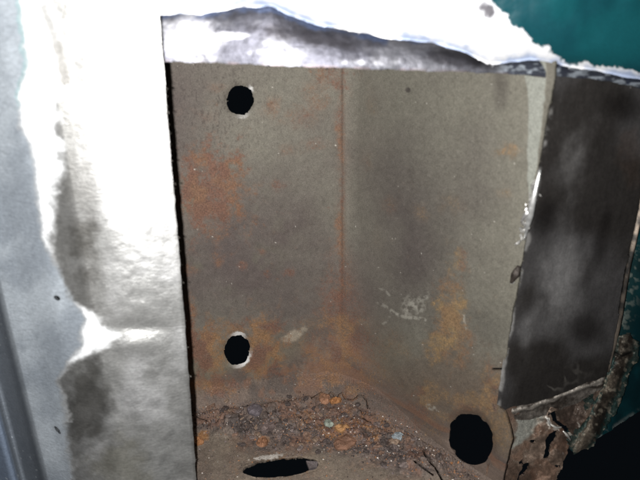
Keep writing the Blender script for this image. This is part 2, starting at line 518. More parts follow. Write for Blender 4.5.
def ledge_height(x, y, px, py):
    P = np.stack([x, y], -1)
    d1 = plan_dist(P, pA, pB); d2 = plan_dist(P, pB, pC)
    dd = (Y_corner(x / y, np.full(np.shape(y), 400.)) - y) * np.where(x < pB[0], .95, .75)
    Rf = .004 + .024 * ss(y, .378, .45)
    cove = Rf * (1 - np.sqrt(np.clip(1 - np.clip(1 - dd / Rf, 0, 1) ** 2, 0, 1)))
    h = cove
    X, Y = x * 1000, y * 1000
    flat = 1 - ss(cove / Rf, .02, .22)
    deb = flat * ss(py + (fbm(X, Y, 40, 201, 3) - .5) * 24, 384, 400) * ss(456 + .18 * (px - 330) - py + (fbm(X, Y, 30, 202, 3) - .5) * 26, 0, 14)
    plate = ss(blob(px, py, 332, 424, 34, 24) + (fbm(X, Y, 12, 208, 3) - .5) * .9, .3, .55)
    lump = np.abs(fbm(X, Y, 13, 203, 4) - .5) * 2
    h = h + deb * (.0035 * ss(fbm(X, Y, 30, 204, 3), .35, .65) + (1 - .6 * plate) * (.0024 * ss(fbm(X, Y, 15, 241, 4), .492, .508) + .0040 * ss(fbm(X, Y, 9, 205, 3), .42, .6) + .0034 * lump))
    h = h + flat * (fbm(X, Y, 4, 206, 3) - .5) * .0016 + (fbm(X, Y, 60, 207, 2) - .5) * .003
    h = h * (1 - .8 * ss(.012, .001, np.maximum(ellipse(px, py, 281, 467.5, 38, 9, -5), 0) * .001))
    qx, qy = project(np.stack([x, y, CZ - H + h], -1))
    c = qy - np.interp(qx, CRK[:, 0], CRK[:, 1])
    h = h + .0022 * np.exp(-np.maximum(c, 0) / 14) * ss(c, -.5, 1.2) * ss(qx, 308, 318) * ss(374 - qx, 0, 8)
    return h, deb, plate, np.maximum(ss(cove / Rf, .05, .45) * ss(Rf, .004, .010), np.exp(-(np.maximum(dd, 0) / .013) ** 2) * .95)

def pos_ledge(px, py):
    r, s = rays(px, py)
    Y = -H / s
    x = r * Y
    h, deb, plate, cw = ledge_height(x, Y, px, py)
    return np.stack([x, Y, CZ - H + h], -1)

CRACKS = [([(312, 398), (317, 395), (322, 393), (326, 397), (332, 393), (337, 398), (342, 393), (346, 399), (353, 400.5), (358, 397), (363, 396), (367, 401), (368, 408)], 1.15),
          ([(423, 451), (429, 461), (435, 467), (443, 482)], 1.1), ([(414, 461), (422, 467), (433, 475)], .9),
          ([(197, 417), (207, 421)], .6), ([(363, 418), (368, 421)], .7)]

def sdf_ledge(px, py, P):
    d = ellipse(px, py, 281, 467.5, 38, 9.2, -5.5)
    d = np.sign(d) * np.abs(d) + (fbm(px, py, 7, 211, 2) - .5) * 1.6
    d = np.minimum(d, np.where(plan_dist(P, pB, pC) < .02, ellipse(px, py, *BIG), 1e3))
    w = (fbm(px, py, 5, 212, 2) - .5) * 2
    for pts, wd in CRACKS:
        d = np.minimum(d, segdist(px + w, py + w, pts) - wd)
    k = 900.
    d = np.minimum(d, (plan_dist(P, pA, pB) + .004) * k)
    d = np.minimum(d, (plan_dist(P, pB, pC) + .004) * k)
    return d

def look_ledge(px, py, P):
    X, Y = P[..., 0] * 1000, P[..., 1] * 1000
    n1 = fbm(X, Y, 45, 221, 4); n2 = fbm(X, Y, 10, 222, 4); n3 = fbm(X, Y, 2.4, 223, 3)
    h, deb, plate, cw = ledge_height(P[..., 0], P[..., 1], px, py)
    soft = ss(py + (fbm(X, Y, 30, 231, 4) - .5) * 40, 384, 416) * ss(470 + .15 * (px - 330) - py + (n1 - .5) * 40, 0, 26)
    deb = np.maximum(deb * .6, soft)
    plain = mix(lin(134, 122, 108), lin(110, 98, 88), ss(n1, .3, .7))
    dirt = mix(lin(86, 77, 73), lin(118, 104, 96), ss(n2, .35, .65))
    dirt = mix(dirt, lin(132, 94, 74), ss(fbm(X, Y, 16, 224, 4), .5, .68) * .5)
    col = mix(plain, dirt, np.clip(.15 + deb, 0, 1))
    t = blob(px, py, 335, 425, 34, 20) * .9 + blob(px, py, 205, 436, 9, 6) + .6 * blob(px, py, 385, 425, 40, 22) + .6 * blob(px, py, 262, 437, 12, 7)
    rt = ss(t + (n2 - .5) * 1.5, .35, 1.0)
    col = mix(col, mix(lin(128, 96, 82), lin(172, 124, 78), ss(fbm(X, Y, 9, 229, 4), .4, .65)), rt * .75)
    col = mix(col, lin(160, 172, 160), .7 * ss(blob(px, py, 330, 421, 14, 7, 15) + (n2 - .5) * 1.4, .75, 1.0))
    col = mix(col, lin(150, 156, 158), .75 * ss(blob(px, py, 396, 437, 7, 6) + (n2 - .5) * 1.2, .6, .9))
    e = ellipse(px, py, 281, 467.5, 38, 9.2, -5.5)
    lip = ss(blob(px, py, 268, 457, 17, 3.5, -8) + (n3 - .5) * 1.2, .5, .8)
    col = mix(col, lin(196, 190, 182), lip * .85)
    dk = ss(fbm(X, Y, 3.2, 225, 3), .56, .72) * deb
    col = mix(col, lin(48, 40, 38), dk * .62)
    st = ss(hash2(np.floor(px * .8), np.floor(py * .8), 277), .994, .998) * deb
    col = mix(col, lin(205, 198, 190), st * .8)
    crk = (1 - ss(np.abs(fbm(X, Y, 15, 241, 4) - .5), .004, .016)) * deb * ss(fbm(X, Y, 30, 242, 2), .4, .55)
    col = mix(col, lin(44, 36, 34), crk * .7)
    col = col * (.72 + .56 * n3)[..., None]
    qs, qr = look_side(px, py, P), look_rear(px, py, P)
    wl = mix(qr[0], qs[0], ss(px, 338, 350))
    col = mix(col, wl * .9, np.clip(cw + (n2 - .5) * .8 * cw * (1 - cw) * 4, 0, 1))
    ru = mix(qr[3], qs[3], ss(px, 338, 350))
    ru[..., 3] *= cw
    fr = (1 - cw) * np.maximum(.55 * rt, .75 * ss(.6 * blob(px, py, 281, 467, 60, 26) + (n1 - .5) * 1.4 + (n2 - .5) * .8, .25, .9) * (1 - deb))
    own = np.concatenate([mix(lin(126, 92, 72), lin(160, 116, 76), ss(n2, .4, .6)), fr[..., None]], -1)
    ru = np.where((fr > ru[..., 3])[..., None], own, ru)
    ru[..., 3] *= 1 - lip
    return mix(col * .84, col, cw), .05 + .15 * lip, .72, ru

ledge = sheet('ledge', (178, 520, 364, 512), .6, pos_ledge, look_ledge, M_LEDGE, body, sdf_ledge, rim_dark=.5)

# ---- outer skin left of the opening: ground steel, primer band with painted glare, pale paint
def Y_skin(r, s):
    a = np.maximum(-.28 - r, 0)
    Y = edge_interp(r, [(-1.2, 1.20), (-.76, 1.06), (-.725, 1.035), (-.712, 1.05), (-.700, 1.085), (-.66, 1.02), (-.648, .972),
                        (-.60, .955), (-.54, .921), (-.47, .900), (-.40, .912), (-.33, .931), (-.28, .949), (-.2, .972)])
    return Y * H

def pos_skin(px, py):
    r, s = rays(px, py)
    Y = (Y_skin(r - .006, s) + Y_skin(r, s) + Y_skin(r + .006, s)) / 3
    Y = Y - (fbm(px, py, 90, 301, 2) - .5) * .005 - (fbm(px, py, 11, 302, 2) - .5) * (.0002 + .0007 * blob(px, py, 140, 265, 34, 60)) * ss(px, 55, 90)
    Y = Y - .0035
    # dents left by the hammer near the cut
    Y = Y + .0016 * blob(px, py, 140, 327, 26, 7) - .0012 * blob(px, py, 135, 345, 22, 8)
    return np.stack([r * Y, Y, CZ + s * Y], -1)

def skin_cut(py):
    return edge_interp(py, [(-80, 154), (15, 159), (62, 163), (150, 170), (240, 178), (340, 186), (480, 196.5), (560, 203)])

def sdf_skin(px, py, P):
    e = skin_cut(py) + (fbm(py, py * 0, 9, 311, 3) - .5) * 1.6 - px
    n = ellipse(px, py, 57, 298, 3.5, 2.2, 30)
    n = np.minimum(n, ellipse(px, py, 57.5, 430, 5, 1.6, 50))
    return np.minimum(e, n)

PAINT_EDGE = [(-80, 16), (0, 18), (25, 22), (55, 26), (75, 27), (84, 20), (125, 20), (145, 30), (200, 38), (240, 42), (258, 54), (285, 64), (305, 74),
              (318, 84), (345, 82), (362, 68), (380, 59), (410, 64), (450, 67), (480, 72), (540, 78)]

def look_skin(px, py, P):
    n1 = fbm(px, py, 50, 321, 4); n2 = fbm(px, py, 12, 322, 4); n3 = fbm(px, py, 3, 323, 3)
    e = edge_interp(py, PAINT_EDGE) + (n2 - .5) * 9 + (n3 - .5) * 4
    paint = 1 - ss(px - e, -4.5, 4.5)
    # white band beside the paint: primer plus blown-out glare painted in, edges feathered
    w = edge_interp(py, [(-80, 30), (0, 34), (60, 34), (120, 38), (240, 10), (270, 0), (300, 0), (315, 12), (335, 34), (352, 20), (365, 2), (480, 0)])
    band = paint * 0 + ss(e + w - px + (n2 - .5) * 8, -6, 8) * (1 - paint) * (w > 1)
    metal_c = mix(lin(178, 178, 176), lin(206, 206, 206), ss(n1, .35, .65))
    metal_c = mix(metal_c, lin(232, 232, 232), .12 * ss(345 - py + (n1 - .5) * 60, 0, 40))
    stripe = ss(e + edge_interp(py, [(-80, 30), (120, 38), (240, 24), (300, 4), (330, 0)]) + 34 + (n1 - .5) * 26 - px, -8, 10) * ss(px, 40, 60) * ss(318 - py + (n2 - .5) * 30, 0, 20)
    metal_c = mix(metal_c, lin(138, 137, 134), stripe * (.55 + .5 * n2) * (.9 + .1 * ss(py, 60, 240)))
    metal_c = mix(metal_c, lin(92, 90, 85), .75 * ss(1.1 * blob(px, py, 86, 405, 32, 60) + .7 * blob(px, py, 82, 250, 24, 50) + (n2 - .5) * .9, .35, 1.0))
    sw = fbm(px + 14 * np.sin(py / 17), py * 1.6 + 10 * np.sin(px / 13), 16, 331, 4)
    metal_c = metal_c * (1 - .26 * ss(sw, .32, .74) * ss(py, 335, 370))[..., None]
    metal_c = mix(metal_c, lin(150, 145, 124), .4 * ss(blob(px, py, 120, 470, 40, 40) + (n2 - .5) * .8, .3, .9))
    highlight = ss(px + (n1 - .5) * 50, 95, 125) * ss(300 - py + (n1 - .5) * 80, 0, 80)  # flash highlight painted into the steel as whiter colour
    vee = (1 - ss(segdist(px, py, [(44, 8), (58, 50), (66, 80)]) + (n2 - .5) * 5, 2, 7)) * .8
    col = mix(metal_c, lin(238, 238, 236), highlight * .45)
    col = mix(col, lin(236, 238, 240), band)
    col = mix(col, lin(120, 118, 114), vee * (1 - paint))
    pc = mix(lin(134, 141, 149), lin(160, 167, 174), ss(n1, .35, .65))
    fringe = paint * ss(px - e, -5, -1) * ss(115 - py, 0, 20)
    pc = mix(pc, lin(100, 160, 160), fringe * .7)
    col = mix(col, pc, paint)
    rr, s = rays(px, py)
    groove = ss(-rr, .648, .656) * (1 - ss(-rr, .708, .716))
    col = mix(col, lin(98, 104, 112), groove * .8)
    far = ss(-rr, .708, .716)
    col = mix(col, lin(112, 124, 142), far)
    spk = ss(hash2(np.floor(px), np.floor(py), 377), .992, .997) * (groove + far)
    col = mix(col, lin(190, 196, 200), np.clip(spk, 0, 1) * .7)
    burn = ss(skin_cut(py) - px, 4.0, 1.0)
    col = mix(col, lin(90, 84, 78), burn * .35)
    col = col * (.92 + .16 * n3)[..., None]
    metal = (1 - paint) * (1 - band) * (.7 - .4 * vee)
    rough = .46 + .06 * paint + .14 * (n1 - .5)
    return col, metal, rough

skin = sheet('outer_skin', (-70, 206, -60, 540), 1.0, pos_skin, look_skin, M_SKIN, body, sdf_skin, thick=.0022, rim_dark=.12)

# ---- flange along the top of the opening
def Y_top(r):
    k = pC[0] / pC[1]
    return sum(np.where(q < k, Y_front(q), Y_close(q)) for q in [r + d * .012 for d in range(-4, 5)]) / 9

CREASE = [(100, 14), (160, 14), (180, 11), (200, 12), (235, 6), (272, 5), (290, 14), (312, 22), (350, 30), (400, 38), (440, 43), (465, 51), (488, 63),
          (505, 62), (530, 58), (560, 64), (600, 70), (640, 78), (720, 92)]
TOPCUT = [(100, 58), (160, 61), (345, 68), (400, 70), (490, 73), (530, 76), (556, 80), (590, 84), (640, 92), (720, 104)]

def crease_y(px):
    return edge_interp(px, CREASE) + (fbm(px, px * 0, 16, 401, 3) - .5) * 4

def pos_flange(px, py):
    r, s = rays(px, py)
    Y = Y_top(r) - .002
    c = edge_interp(px, CREASE); b = edge_interp(px, TOPCUT)
    t = np.clip((py - c) / np.maximum(b - c, 4), -1, 1.4)
    Y = Y + .012 * (1 - t) ** 2 * .5 - (fbm(px, py, 70, 411, 2) - .5) * .006 - (fbm(px, py, 10, 412, 2) - .5) * .0005
    return np.stack([r * Y, Y, CZ + s * Y], -1)

def sdf_flange(px, py, P):
    b = edge_interp(px, TOPCUT) + (fbm(px, px * 0, 10, 421, 3) - .5) * 2.6
    return np.minimum(b - py, px - edge_interp(py, [(0, 161), (62, 165)]))

def look_flange(px, py, P):
    n1 = fbm(px, py * 2, 40, 431, 4); n2 = fbm(px, py * 1.6, 9, 432, 4); n3 = fbm(px, py, 3, 433, 3)
    col = mix(lin(112, 112, 118), lin(82, 82, 90), ss(n1, .35, .6))
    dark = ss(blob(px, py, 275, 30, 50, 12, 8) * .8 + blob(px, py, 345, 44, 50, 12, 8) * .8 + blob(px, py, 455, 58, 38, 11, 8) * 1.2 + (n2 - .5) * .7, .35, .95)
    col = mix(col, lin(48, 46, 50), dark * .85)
    lt = ss(blob(px, py, 185, 35, 35, 30) + .9 * blob(px, py, 232, 36, 22, 4) + .6 * blob(px, py, 370, 62, 50, 6) + (n2 - .5) * .6, .35, .9)  # highlights along the strip painted as pale patches
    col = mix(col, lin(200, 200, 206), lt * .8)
    blue = ss(crease_y(px) + 9 - py + (n2 - .5) * 10, 0, 5)
    col = mix(col, lin(84, 102, 140), blue * .55 * ss(n1, .4, .6))
    r_ = ss(px, 490, 510)
    spk = mix(lin(36, 42, 54), lin(150, 158, 166), ss(fbm(px * .7, py * 1.8, 5, 441, 4), .48, .68))
    col = mix(col, spk, r_ * .85)
    col = mix(col, lin(110, 84, 74), .3 * ss(edge_interp(px, TOPCUT) - py, 3, 0) * ss(fbm(px, py, 14, 440, 2), .45, .6))
    return col * (.85 + .3 * n3)[..., None], .75 * (1 - .5 * r_), .42 + .1 * n2

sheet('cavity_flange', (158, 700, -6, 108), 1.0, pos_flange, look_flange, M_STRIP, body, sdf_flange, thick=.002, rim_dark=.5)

# ---- body skin above the flange: ground steel on the left, coloured white for flash glare, teal paint on the right
def pos_upper(px, py):
    r, s = rays(px, py)
    up = np.maximum(edge_interp(px, CREASE) - py, -2)
    Y = Y_top(r) - .004 - .016 * (1 - np.exp(-np.maximum(up, 0) / 16)) - .0001 * np.maximum(up, 0)
    Y = Y - (fbm(px, py, 60, 501, 3) - .5) * .006 - (fbm(px, py, 10, 502, 3) - .5) * .0012 * (1 - ss(px, 500, 540))
    return np.stack([r * Y, Y, CZ + s * Y], -1)

def sdf_upper(px, py, P):
    return np.minimum(crease_y(px) + 1.5 - py, px - 150)

TEAL = [(486, -80), (490, 0), (498, 8), (507, 14), (510, 24), (524, 31), (534, 42), (548, 49), (556, 57), (566, 62), (600, 66), (640, 72), (760, 90), (760, -80)]

def look_upper(px, py, P):
    n1 = fbm(px, py, 40, 521, 4); n2 = fbm(px, py, 9, 522, 4); n3 = fbm(px, py, 3, 523, 3)
    col = mix(lin(242, 242, 244), lin(232, 233, 237), ss(n1, .4, .7))
    col = mix(col, lin(120, 150, 200), .6 * ss(crease_y(px) - py + (n2 - .5) * 12, 7, 0) * ss(n1, .42, .6))
    col = mix(col, lin(104, 128, 190), .5 * ss(blob(px, py, 150, 2, 16, 5) + (n2 - .5), .4, .9))
    patch = ss(blob(px, py, 488, 8, 9, 14, -20) + (n2 - .5) * .9, .45, .75)
    col = mix(col, lin(70, 66, 72), patch * .92)
    t = ss(polysdf(px, py, TEAL) + (n2 - .5) * 9 + (n3 - .5) * 5, -.7, .7)
    teal = mix(lin(12, 72, 78), lin(10, 62, 70), ss(n1, .3, .7))
    col = mix(col, teal, t)
    fr = ss(crease_y(px) - py + (n2 - .5) * 4, 4, 0) * t
    col = mix(col, mix(lin(30, 40, 60), lin(170, 190, 200), ss(n2, .45, .6)), fr * .8)
    return col, .12 * (1 - t), .45 + .05 * t

sheet('upper_skin', (148, 720, -70, 100), 1.0, pos_upper, look_upper, M_TEAL, body, sdf_upper, thick=.002, rim_dark=.4)

# ---- dark closing panel welded to the front edge of the side wall
CLOSE_POLY = [(557, 76), (600, 80), (640, 88), (700, 98), (700, 120), (641, 190), (635, 225), (624, 275), (616, 330), (606, 376), (590, 382), (574, 388), (552, 397),
              (533, 403), (512, 407), (505, 410), (497, 404), (505, 350), (512, 318), (524, 250), (532, 205), (541, 155), (549, 110)]

def pos_close(px, py):
    r, s = rays(px, py)
    Y = Y_close(r) - .003 - (fbm(px, py, 90, 601, 2) - .5) * .008 - (fbm(px, py, 16, 602, 3) - .5) * .0012
    k = pC[0] / pC[1]
    Y = Y + .004 * np.exp(-np.maximum(r - k + .005, 0) / .008)
    return np.stack([r * Y, Y, CZ + s * Y], -1)

def sdf_close(px, py, P):
    return polysdf(px, py, CLOSE_POLY) + (fbm(px, py, 10, 611, 3) - .5) * 2.6

def look_close(px, py, P):
    q = px + .25 * py
    n1 = fbm(q, py * .7, 45, 621, 3, .45); n2 = fbm(q, py * .8, 16, 622, 4); n3 = fbm(px, py, 3, 623, 3)
    col = mix(lin(58, 55, 53), lin(84, 82, 82), ss(n1, .4, .7))
    lt = blob(px, py, 560, 285, 22, 60, 12) + .7 * blob(px, py, 572, 150, 24, 55, 8) + .5 * blob(px, py, 525, 345, 10, 40, 10) + .4 * blob(px, py, 560, 365, 40, 12, -25)  # soft sheen on the panel painted as pale patches
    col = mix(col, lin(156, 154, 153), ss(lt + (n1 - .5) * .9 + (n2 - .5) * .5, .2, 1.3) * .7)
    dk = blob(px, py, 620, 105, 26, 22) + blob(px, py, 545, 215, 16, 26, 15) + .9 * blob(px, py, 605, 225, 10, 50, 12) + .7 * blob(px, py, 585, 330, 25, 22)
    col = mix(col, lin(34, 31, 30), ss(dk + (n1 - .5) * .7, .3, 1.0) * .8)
    col = mix(col, lin(84, 66, 54), .25 * ss(blob(px, py, 632, 150, 14, 40) + (n2 - .5), .4, .9))
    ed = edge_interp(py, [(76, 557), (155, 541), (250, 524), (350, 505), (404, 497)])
    col = mix(col, lin(170, 168, 165), .7 * ss(ed + 4.5 - px + (n2 - .5) * 6, 0, 2.5) * ss(n2, .35, .5))  # lit left edge painted in as a thin pale line
    wr = ss(np.abs(fbm(px, py, 22, 640, 3) - .5), .06, 0) * blob(px, py, 550, 384, 35, 10, -25) * ss(n2, .42, .6)
    col = mix(col, lin(150, 145, 138), wr * .6)
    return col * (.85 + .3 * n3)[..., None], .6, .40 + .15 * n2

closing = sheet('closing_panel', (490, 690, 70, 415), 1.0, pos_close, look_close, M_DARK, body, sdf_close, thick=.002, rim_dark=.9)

# ---- lapped strip under the closing panel
LAP_POLY = [(508, 404), (533, 398), (574, 383), (606, 370), (603, 388), (588, 397), (575, 404), (552, 412), (532, 420), (517, 422)]

def pos_lap(px, py):
    r, s = rays(px, py)
    Y = Y_close(r) + .001 - (fbm(px, py, 14, 651, 4) - .5) * .008 - .0025 * np.exp(-(segdist(px, py, [(514, 411), (533, 406), (574, 391), (602, 380)]) / 2.2) ** 2)
    return np.stack([r * Y, Y, CZ + s * Y], -1)

def look_lap(px, py, P):
    n1 = fbm(px, py, 18, 652, 4); n2 = fbm(px + py, py, 6, 653, 3)
    col = mix(lin(58, 52, 47), lin(104, 98, 92), ss(n1 + (n2 - .5) * .5, .4, .65))
    weld = 1 - ss(np.abs(segdist(px + (n1 - .5) * 10, py + (n2 - .5) * 6, [(514, 411), (533, 406), (574, 391), (602, 380)])), .6, 2.4)
    col = mix(col, lin(188, 180, 170), weld * .7)
    return col * (.6 + .8 * fbm(px, py, 3, 654, 3))[..., None], .4, .5

sheet('lap_strip', (510, 612, 340, 420), .8, pos_lap, look_lap, M_RAG, body,
      lambda px, py, P: polysdf(px, py, LAP_POLY) + (fbm(px, py, 7, 661, 3) - .5) * 3, thick=.002)

# ---- torn rusty flange below it
TORN_POLY = [(492, 404), (505, 408), (520, 404), (545, 392), (562, 386), (585, 378), (602, 376), (598, 395), (590, 415), (574, 434), (571, 442), (565, 458), (562, 468), (554, 484), (552, 500), (520, 520), (478, 520), (486, 470), (505, 440)]
TEARS = [[(543, 458), (546, 448), (545, 440), (549, 434), (556, 430), (561, 427), (557, 437), (551, 449), (548, 458)],
         [(514, 486), (518, 474), (524, 464), (529, 463), (528, 470), (522, 478), (519, 488)],
         [(519, 462), (523, 459), (523, 464), (520, 466)],
         [(552, 413), (556, 411), (558, 418), (563, 424), (568, 427), (570, 433), (564, 431), (558, 426), (553, 420)]]

def pos_torn(px, py):
    r, s = rays(px, py)
    k = ss(px, 514, 545)
    Y = np.where(r < pC[0] / pC[1], Y_side(r), Y_close(r)) + .0003 + k * (.004 + (fbm(px, py, 22, 701, 4) - .5) * .020 - (fbm(px, py, 7, 702, 3) - .5) * .003)
    Y = Y - .004 * k * ss(py, 420, 480)
    return np.stack([r * Y, Y, CZ + s * Y], -1)

def sdf_torn(px, py, P):
    n = (fbm(px, py, 8, 711, 4) - .5) * 6
    d = polysdf(px, py, TORN_POLY) + n
    for t in TEARS:
        d = np.minimum(d, -polysdf(px, py, t) + n * .7)
    d = np.minimum(d, np.where(px > 528, (.71 - fbm(px, py, 13, 712, 3)) * 30, 9))
    return d

def look_torn(px, py, P):
    n1 = fbm(px, py, 24, 721, 4); n2 = fbm(px, py, 7, 722, 4); n3 = fbm(px, py, 3, 723, 2)
    col = mix(lin(114, 98, 86), lin(88, 72, 62), ss(n1, .4, .65))
    dark = ss(polysdf(px, py, [(552, 404), (606, 372), (596, 404), (574, 434), (557, 418)]) + (n2 - .5) * 6, -1, 3)
    col = mix(col, lin(62, 52, 46), dark * .85)
    pt = ss(polysdf(px, py, [(518, 418), (546, 412), (540, 424), (526, 440), (512, 450)]) + (n2 - .5) * 9, -1, 3)
    col = mix(col, lin(150, 152, 144), pt * .8)
    shine = ss(blob(px, py, 556, 429, 5, 3.5, 30) + blob(px, py, 569, 435, 4, 4) + blob(px, py, 549, 421, 3, 5) + (n2 - .5) * .9 + (n3 - .5) * 1.6, .6, 1.)  # bright glints on the torn metal painted into its colour
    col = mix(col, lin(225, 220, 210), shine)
    rt = ss(fbm(px, py, 12, 724, 3), .52, .66) * (1 - dark)
    col = mix(col, lin(120, 88, 70), rt * .35)
    return col * (.7 + .6 * n3)[..., None], .1 + .3 * shine, .6

torn = sheet('torn_flange', (474, 612, 362, 524), .8, pos_torn, look_torn, M_RAG, body, sdf_torn, thick=.002, rim_dark=.6)

# ---- teal panel curving away behind, lower right
QUAR_POLY = [(566, 440), (585, 405), (604, 345), (616, 290), (628, 235), (638, 180), (720, 170), (720, 372), (655, 402), (630, 417), (600, 437), (585, 446), (572, 451)]

def Y_quarter(r):
    return H * edge_interp(r, [(.4, .985), (.55, 1.075), (.60, 1.10), (.66, 1.15), (.75, 1.28), (.95, 1.7), (1.3, 2.4)])

def pos_quar(px, py):
    r, s = rays(px, py)
    Y = (Y_quarter(r - .03) + Y_quarter(r) + Y_quarter(r + .03)) / 3 - (fbm(px, py, 30, 751, 3) - .5) * .004 + .008
    return np.stack([r * Y, Y, CZ + s * Y], -1)

def look_quar(px, py, P):
    n1 = fbm(px, py, 24, 761, 4); n2 = fbm(px, py, 6, 762, 4)
    col = mix(lin(14, 62, 68), lin(10, 46, 52), ss(n1, .35, .65))
    sp = ss(segdist(px, py, [(574, 446), (588, 412), (600, 380), (612, 330), (628, 260)]), 26, 6)
    col = mix(col, mix(lin(34, 54, 54), lin(122, 128, 120), ss(fbm(px, py, 4, 763, 4), .52, .66)), sp * .7)
    bot = ss(polysdf(px, py, QUAR_POLY), 4, 0) * ss(n2, .45, .6)
    col = mix(col, lin(170, 176, 172), bot * .4)
    return col, .05, .4

sheet('quarter_panel', (556, 716, 168, 456), 1.0, pos_quar, look_quar, M_TEAL, body,
      lambda px, py, P: polysdf(px, py, QUAR_POLY) + (fbm(px, py, 12, 771, 3) - .5) * 3, thick=.003)

# ---- folded, split seam lip running down the edge of the teal panel
def tube(name, path, radii, mat, parent, look, flat=.55, seg=14, sub=14, seed=0, split=None):
    p = np.array(path, float); n = len(p)
    t = np.linspace(0, n - 1, (n - 1) * sub + 1)
    C = np.stack([np.interp(t, np.arange(n), p[:, k]) for k in range(3)], -1)
    for it in range(8):
        C[1:-1] = (C[:-2] + 2 * C[1:-1] + C[2:]) / 4
    R = np.interp(t, np.arange(n), radii)
    T = np.gradient(C, axis=0); T /= np.linalg.norm(T, axis=1, keepdims=True)
    view = C - np.array([0, 0, CZ]); view /= np.linalg.norm(view, axis=1, keepdims=True)
    U = np.cross(T, view); U /= np.linalg.norm(U, axis=1, keepdims=True)
    Wv = np.cross(U, T)
    a = np.linspace(0, 2 * math.pi, seg, endpoint=False)
    rr = R[:, None] * (1 + .5 * (fbm(np.arange(len(t))[:, None] * 1.0 + 0 * a, a[None] * 4 + 0 * t[:, None], 4, seed, 3) - .5))
    V = C[:, None] + rr[..., None] * (np.cos(a)[None, :, None] * U[:, None] + flat * np.sin(a)[None, :, None] * Wv[:, None])
    m = len(t)
    F_ = [(i * seg + j, i * seg + (j + 1) % seg, (i + 1) * seg + (j + 1) % seg, (i + 1) * seg + j) for i in range(m - 1) for j in range(seg)]
    F_.append(tuple(range(seg))[::-1]); F_.append(tuple((m - 1) * seg + j for j in range(seg)))
    me = bpy.data.meshes.new(name)
    me.from_pydata(V.reshape(-1, 3).tolist(), [], F_)
    me.polygons.foreach_set('use_smooth', np.ones(len(me.polygons), bool))
    v = V.reshape(-1, 3); qx, qy = project(v)
    set_attrs(me, *look(qx, qy, v))
    return link_mesh(name, me, mat, parent)

def look_lip(px, py, P):
    n1 = fbm(px, py, 12, 801, 4); n2 = fbm(px, py, 4, 802, 3)
    col = mix(lin(110, 98, 84), lin(150, 140, 124), ss(n1, .42, .62))
    col = mix(col, lin(60, 84, 82), ss(n2, .5, .65) * .6)
    col = mix(col, lin(36, 32, 30), (1 - ss(segdist(px, py, [(598, 352), (604, 357), (612, 356)]), .7, 1.8)) * .9)
    return col * (.7 + .6 * n2)[..., None], .2, .5

LIP_POLY = [(612, 344), (619, 334), (631, 333), (639, 342), (637, 358), (628, 380), (619, 403), (607, 428), (594, 446), (574, 454), (569, 446), (576, 428), (588, 402), (600, 380), (609, 360)]
LIP_AXIS = [(627, 340), (624, 356), (614, 380), (604, 404), (592, 430), (580, 448)]

def pos_lip(px, py):
    r, s = rays(px, py)
    d = segdist(px + (fbm(px, py, 18, 811, 2) - .5) * 6, py, LIP_AXIS)
    ridge = .004 * np.sqrt(np.clip(1 - (d / 6.5) ** 2, 0, 1)) - .002 * np.exp(-((d - 9) / 2.5) ** 2)
    fold = .003 * np.exp(-(segdist(px, py, [(613, 352), (622, 357), (632, 352)]) / 2.0) ** 2)
    Y = Y_quarter(r) - .003 - ridge + fold - (fbm(px, py, 9, 812, 4) - .5) * .007
    return np.stack([r * Y, Y, CZ + s * Y], -1)

def look_lip2(px, py, P):
    n1 = fbm(px, py, 14, 801, 4); n2 = fbm(px, py, 5, 802, 4); n3 = fbm(px, py, 2.5, 803, 2)
    d = segdist(px, py, LIP_AXIS)
    col = mix(lin(56, 50, 44), lin(112, 102, 90), ss(n1, .42, .66))
    col = mix(col, lin(36, 62, 60), ss(d + (n2 - .5) * 14, 4, 8) * .85)
    col = mix(col, lin(176, 164, 146), ss(n2, .58, .7) * .6)
    tabs = blob(px, py, 625, 344, 12, 10)
    col = mix(col, lin(138, 130, 118), tabs * .6 * ss(n2, .4, .55))
    col = mix(col, lin(24, 22, 20), np.exp(-(segdist(px, py, [(614, 352), (622, 356), (631, 352)]) / 1.2) ** 2))
    return col * (.55 + .6 * n3)[..., None], .2, .5

sheet('seam_lip', (560, 646, 328, 460), .7, pos_lip, look_lip2, M_RAG, body,
      lambda px, py, P: polysdf(px, py, LIP_POLY) + (fbm(px, py, 8, 813, 4) - .5) * 8, thick=.003)
ret = [at(x, y, float(Y_close(rays(np.array(float(x)), np.array(float(y)))[0])) + .004) for x, y in ((643, 185), (638, 222), (628, 268), (619, 322), (608, 372))]
tube('panel_return', ret, [.0018, .0018, .0016, .0016, .0012], M_DARK, closing, lambda px, py, P: (mix(lin(86, 78, 70), lin(40, 38, 36), ss(fbm(px, py, 8, 803, 3), .4, .6)) * (1 + 5 * blob(px, py, 638, 226, 8, 26))[..., None], .4, .5), seed=83)  # glint on the edge painted in as a brighter stretch

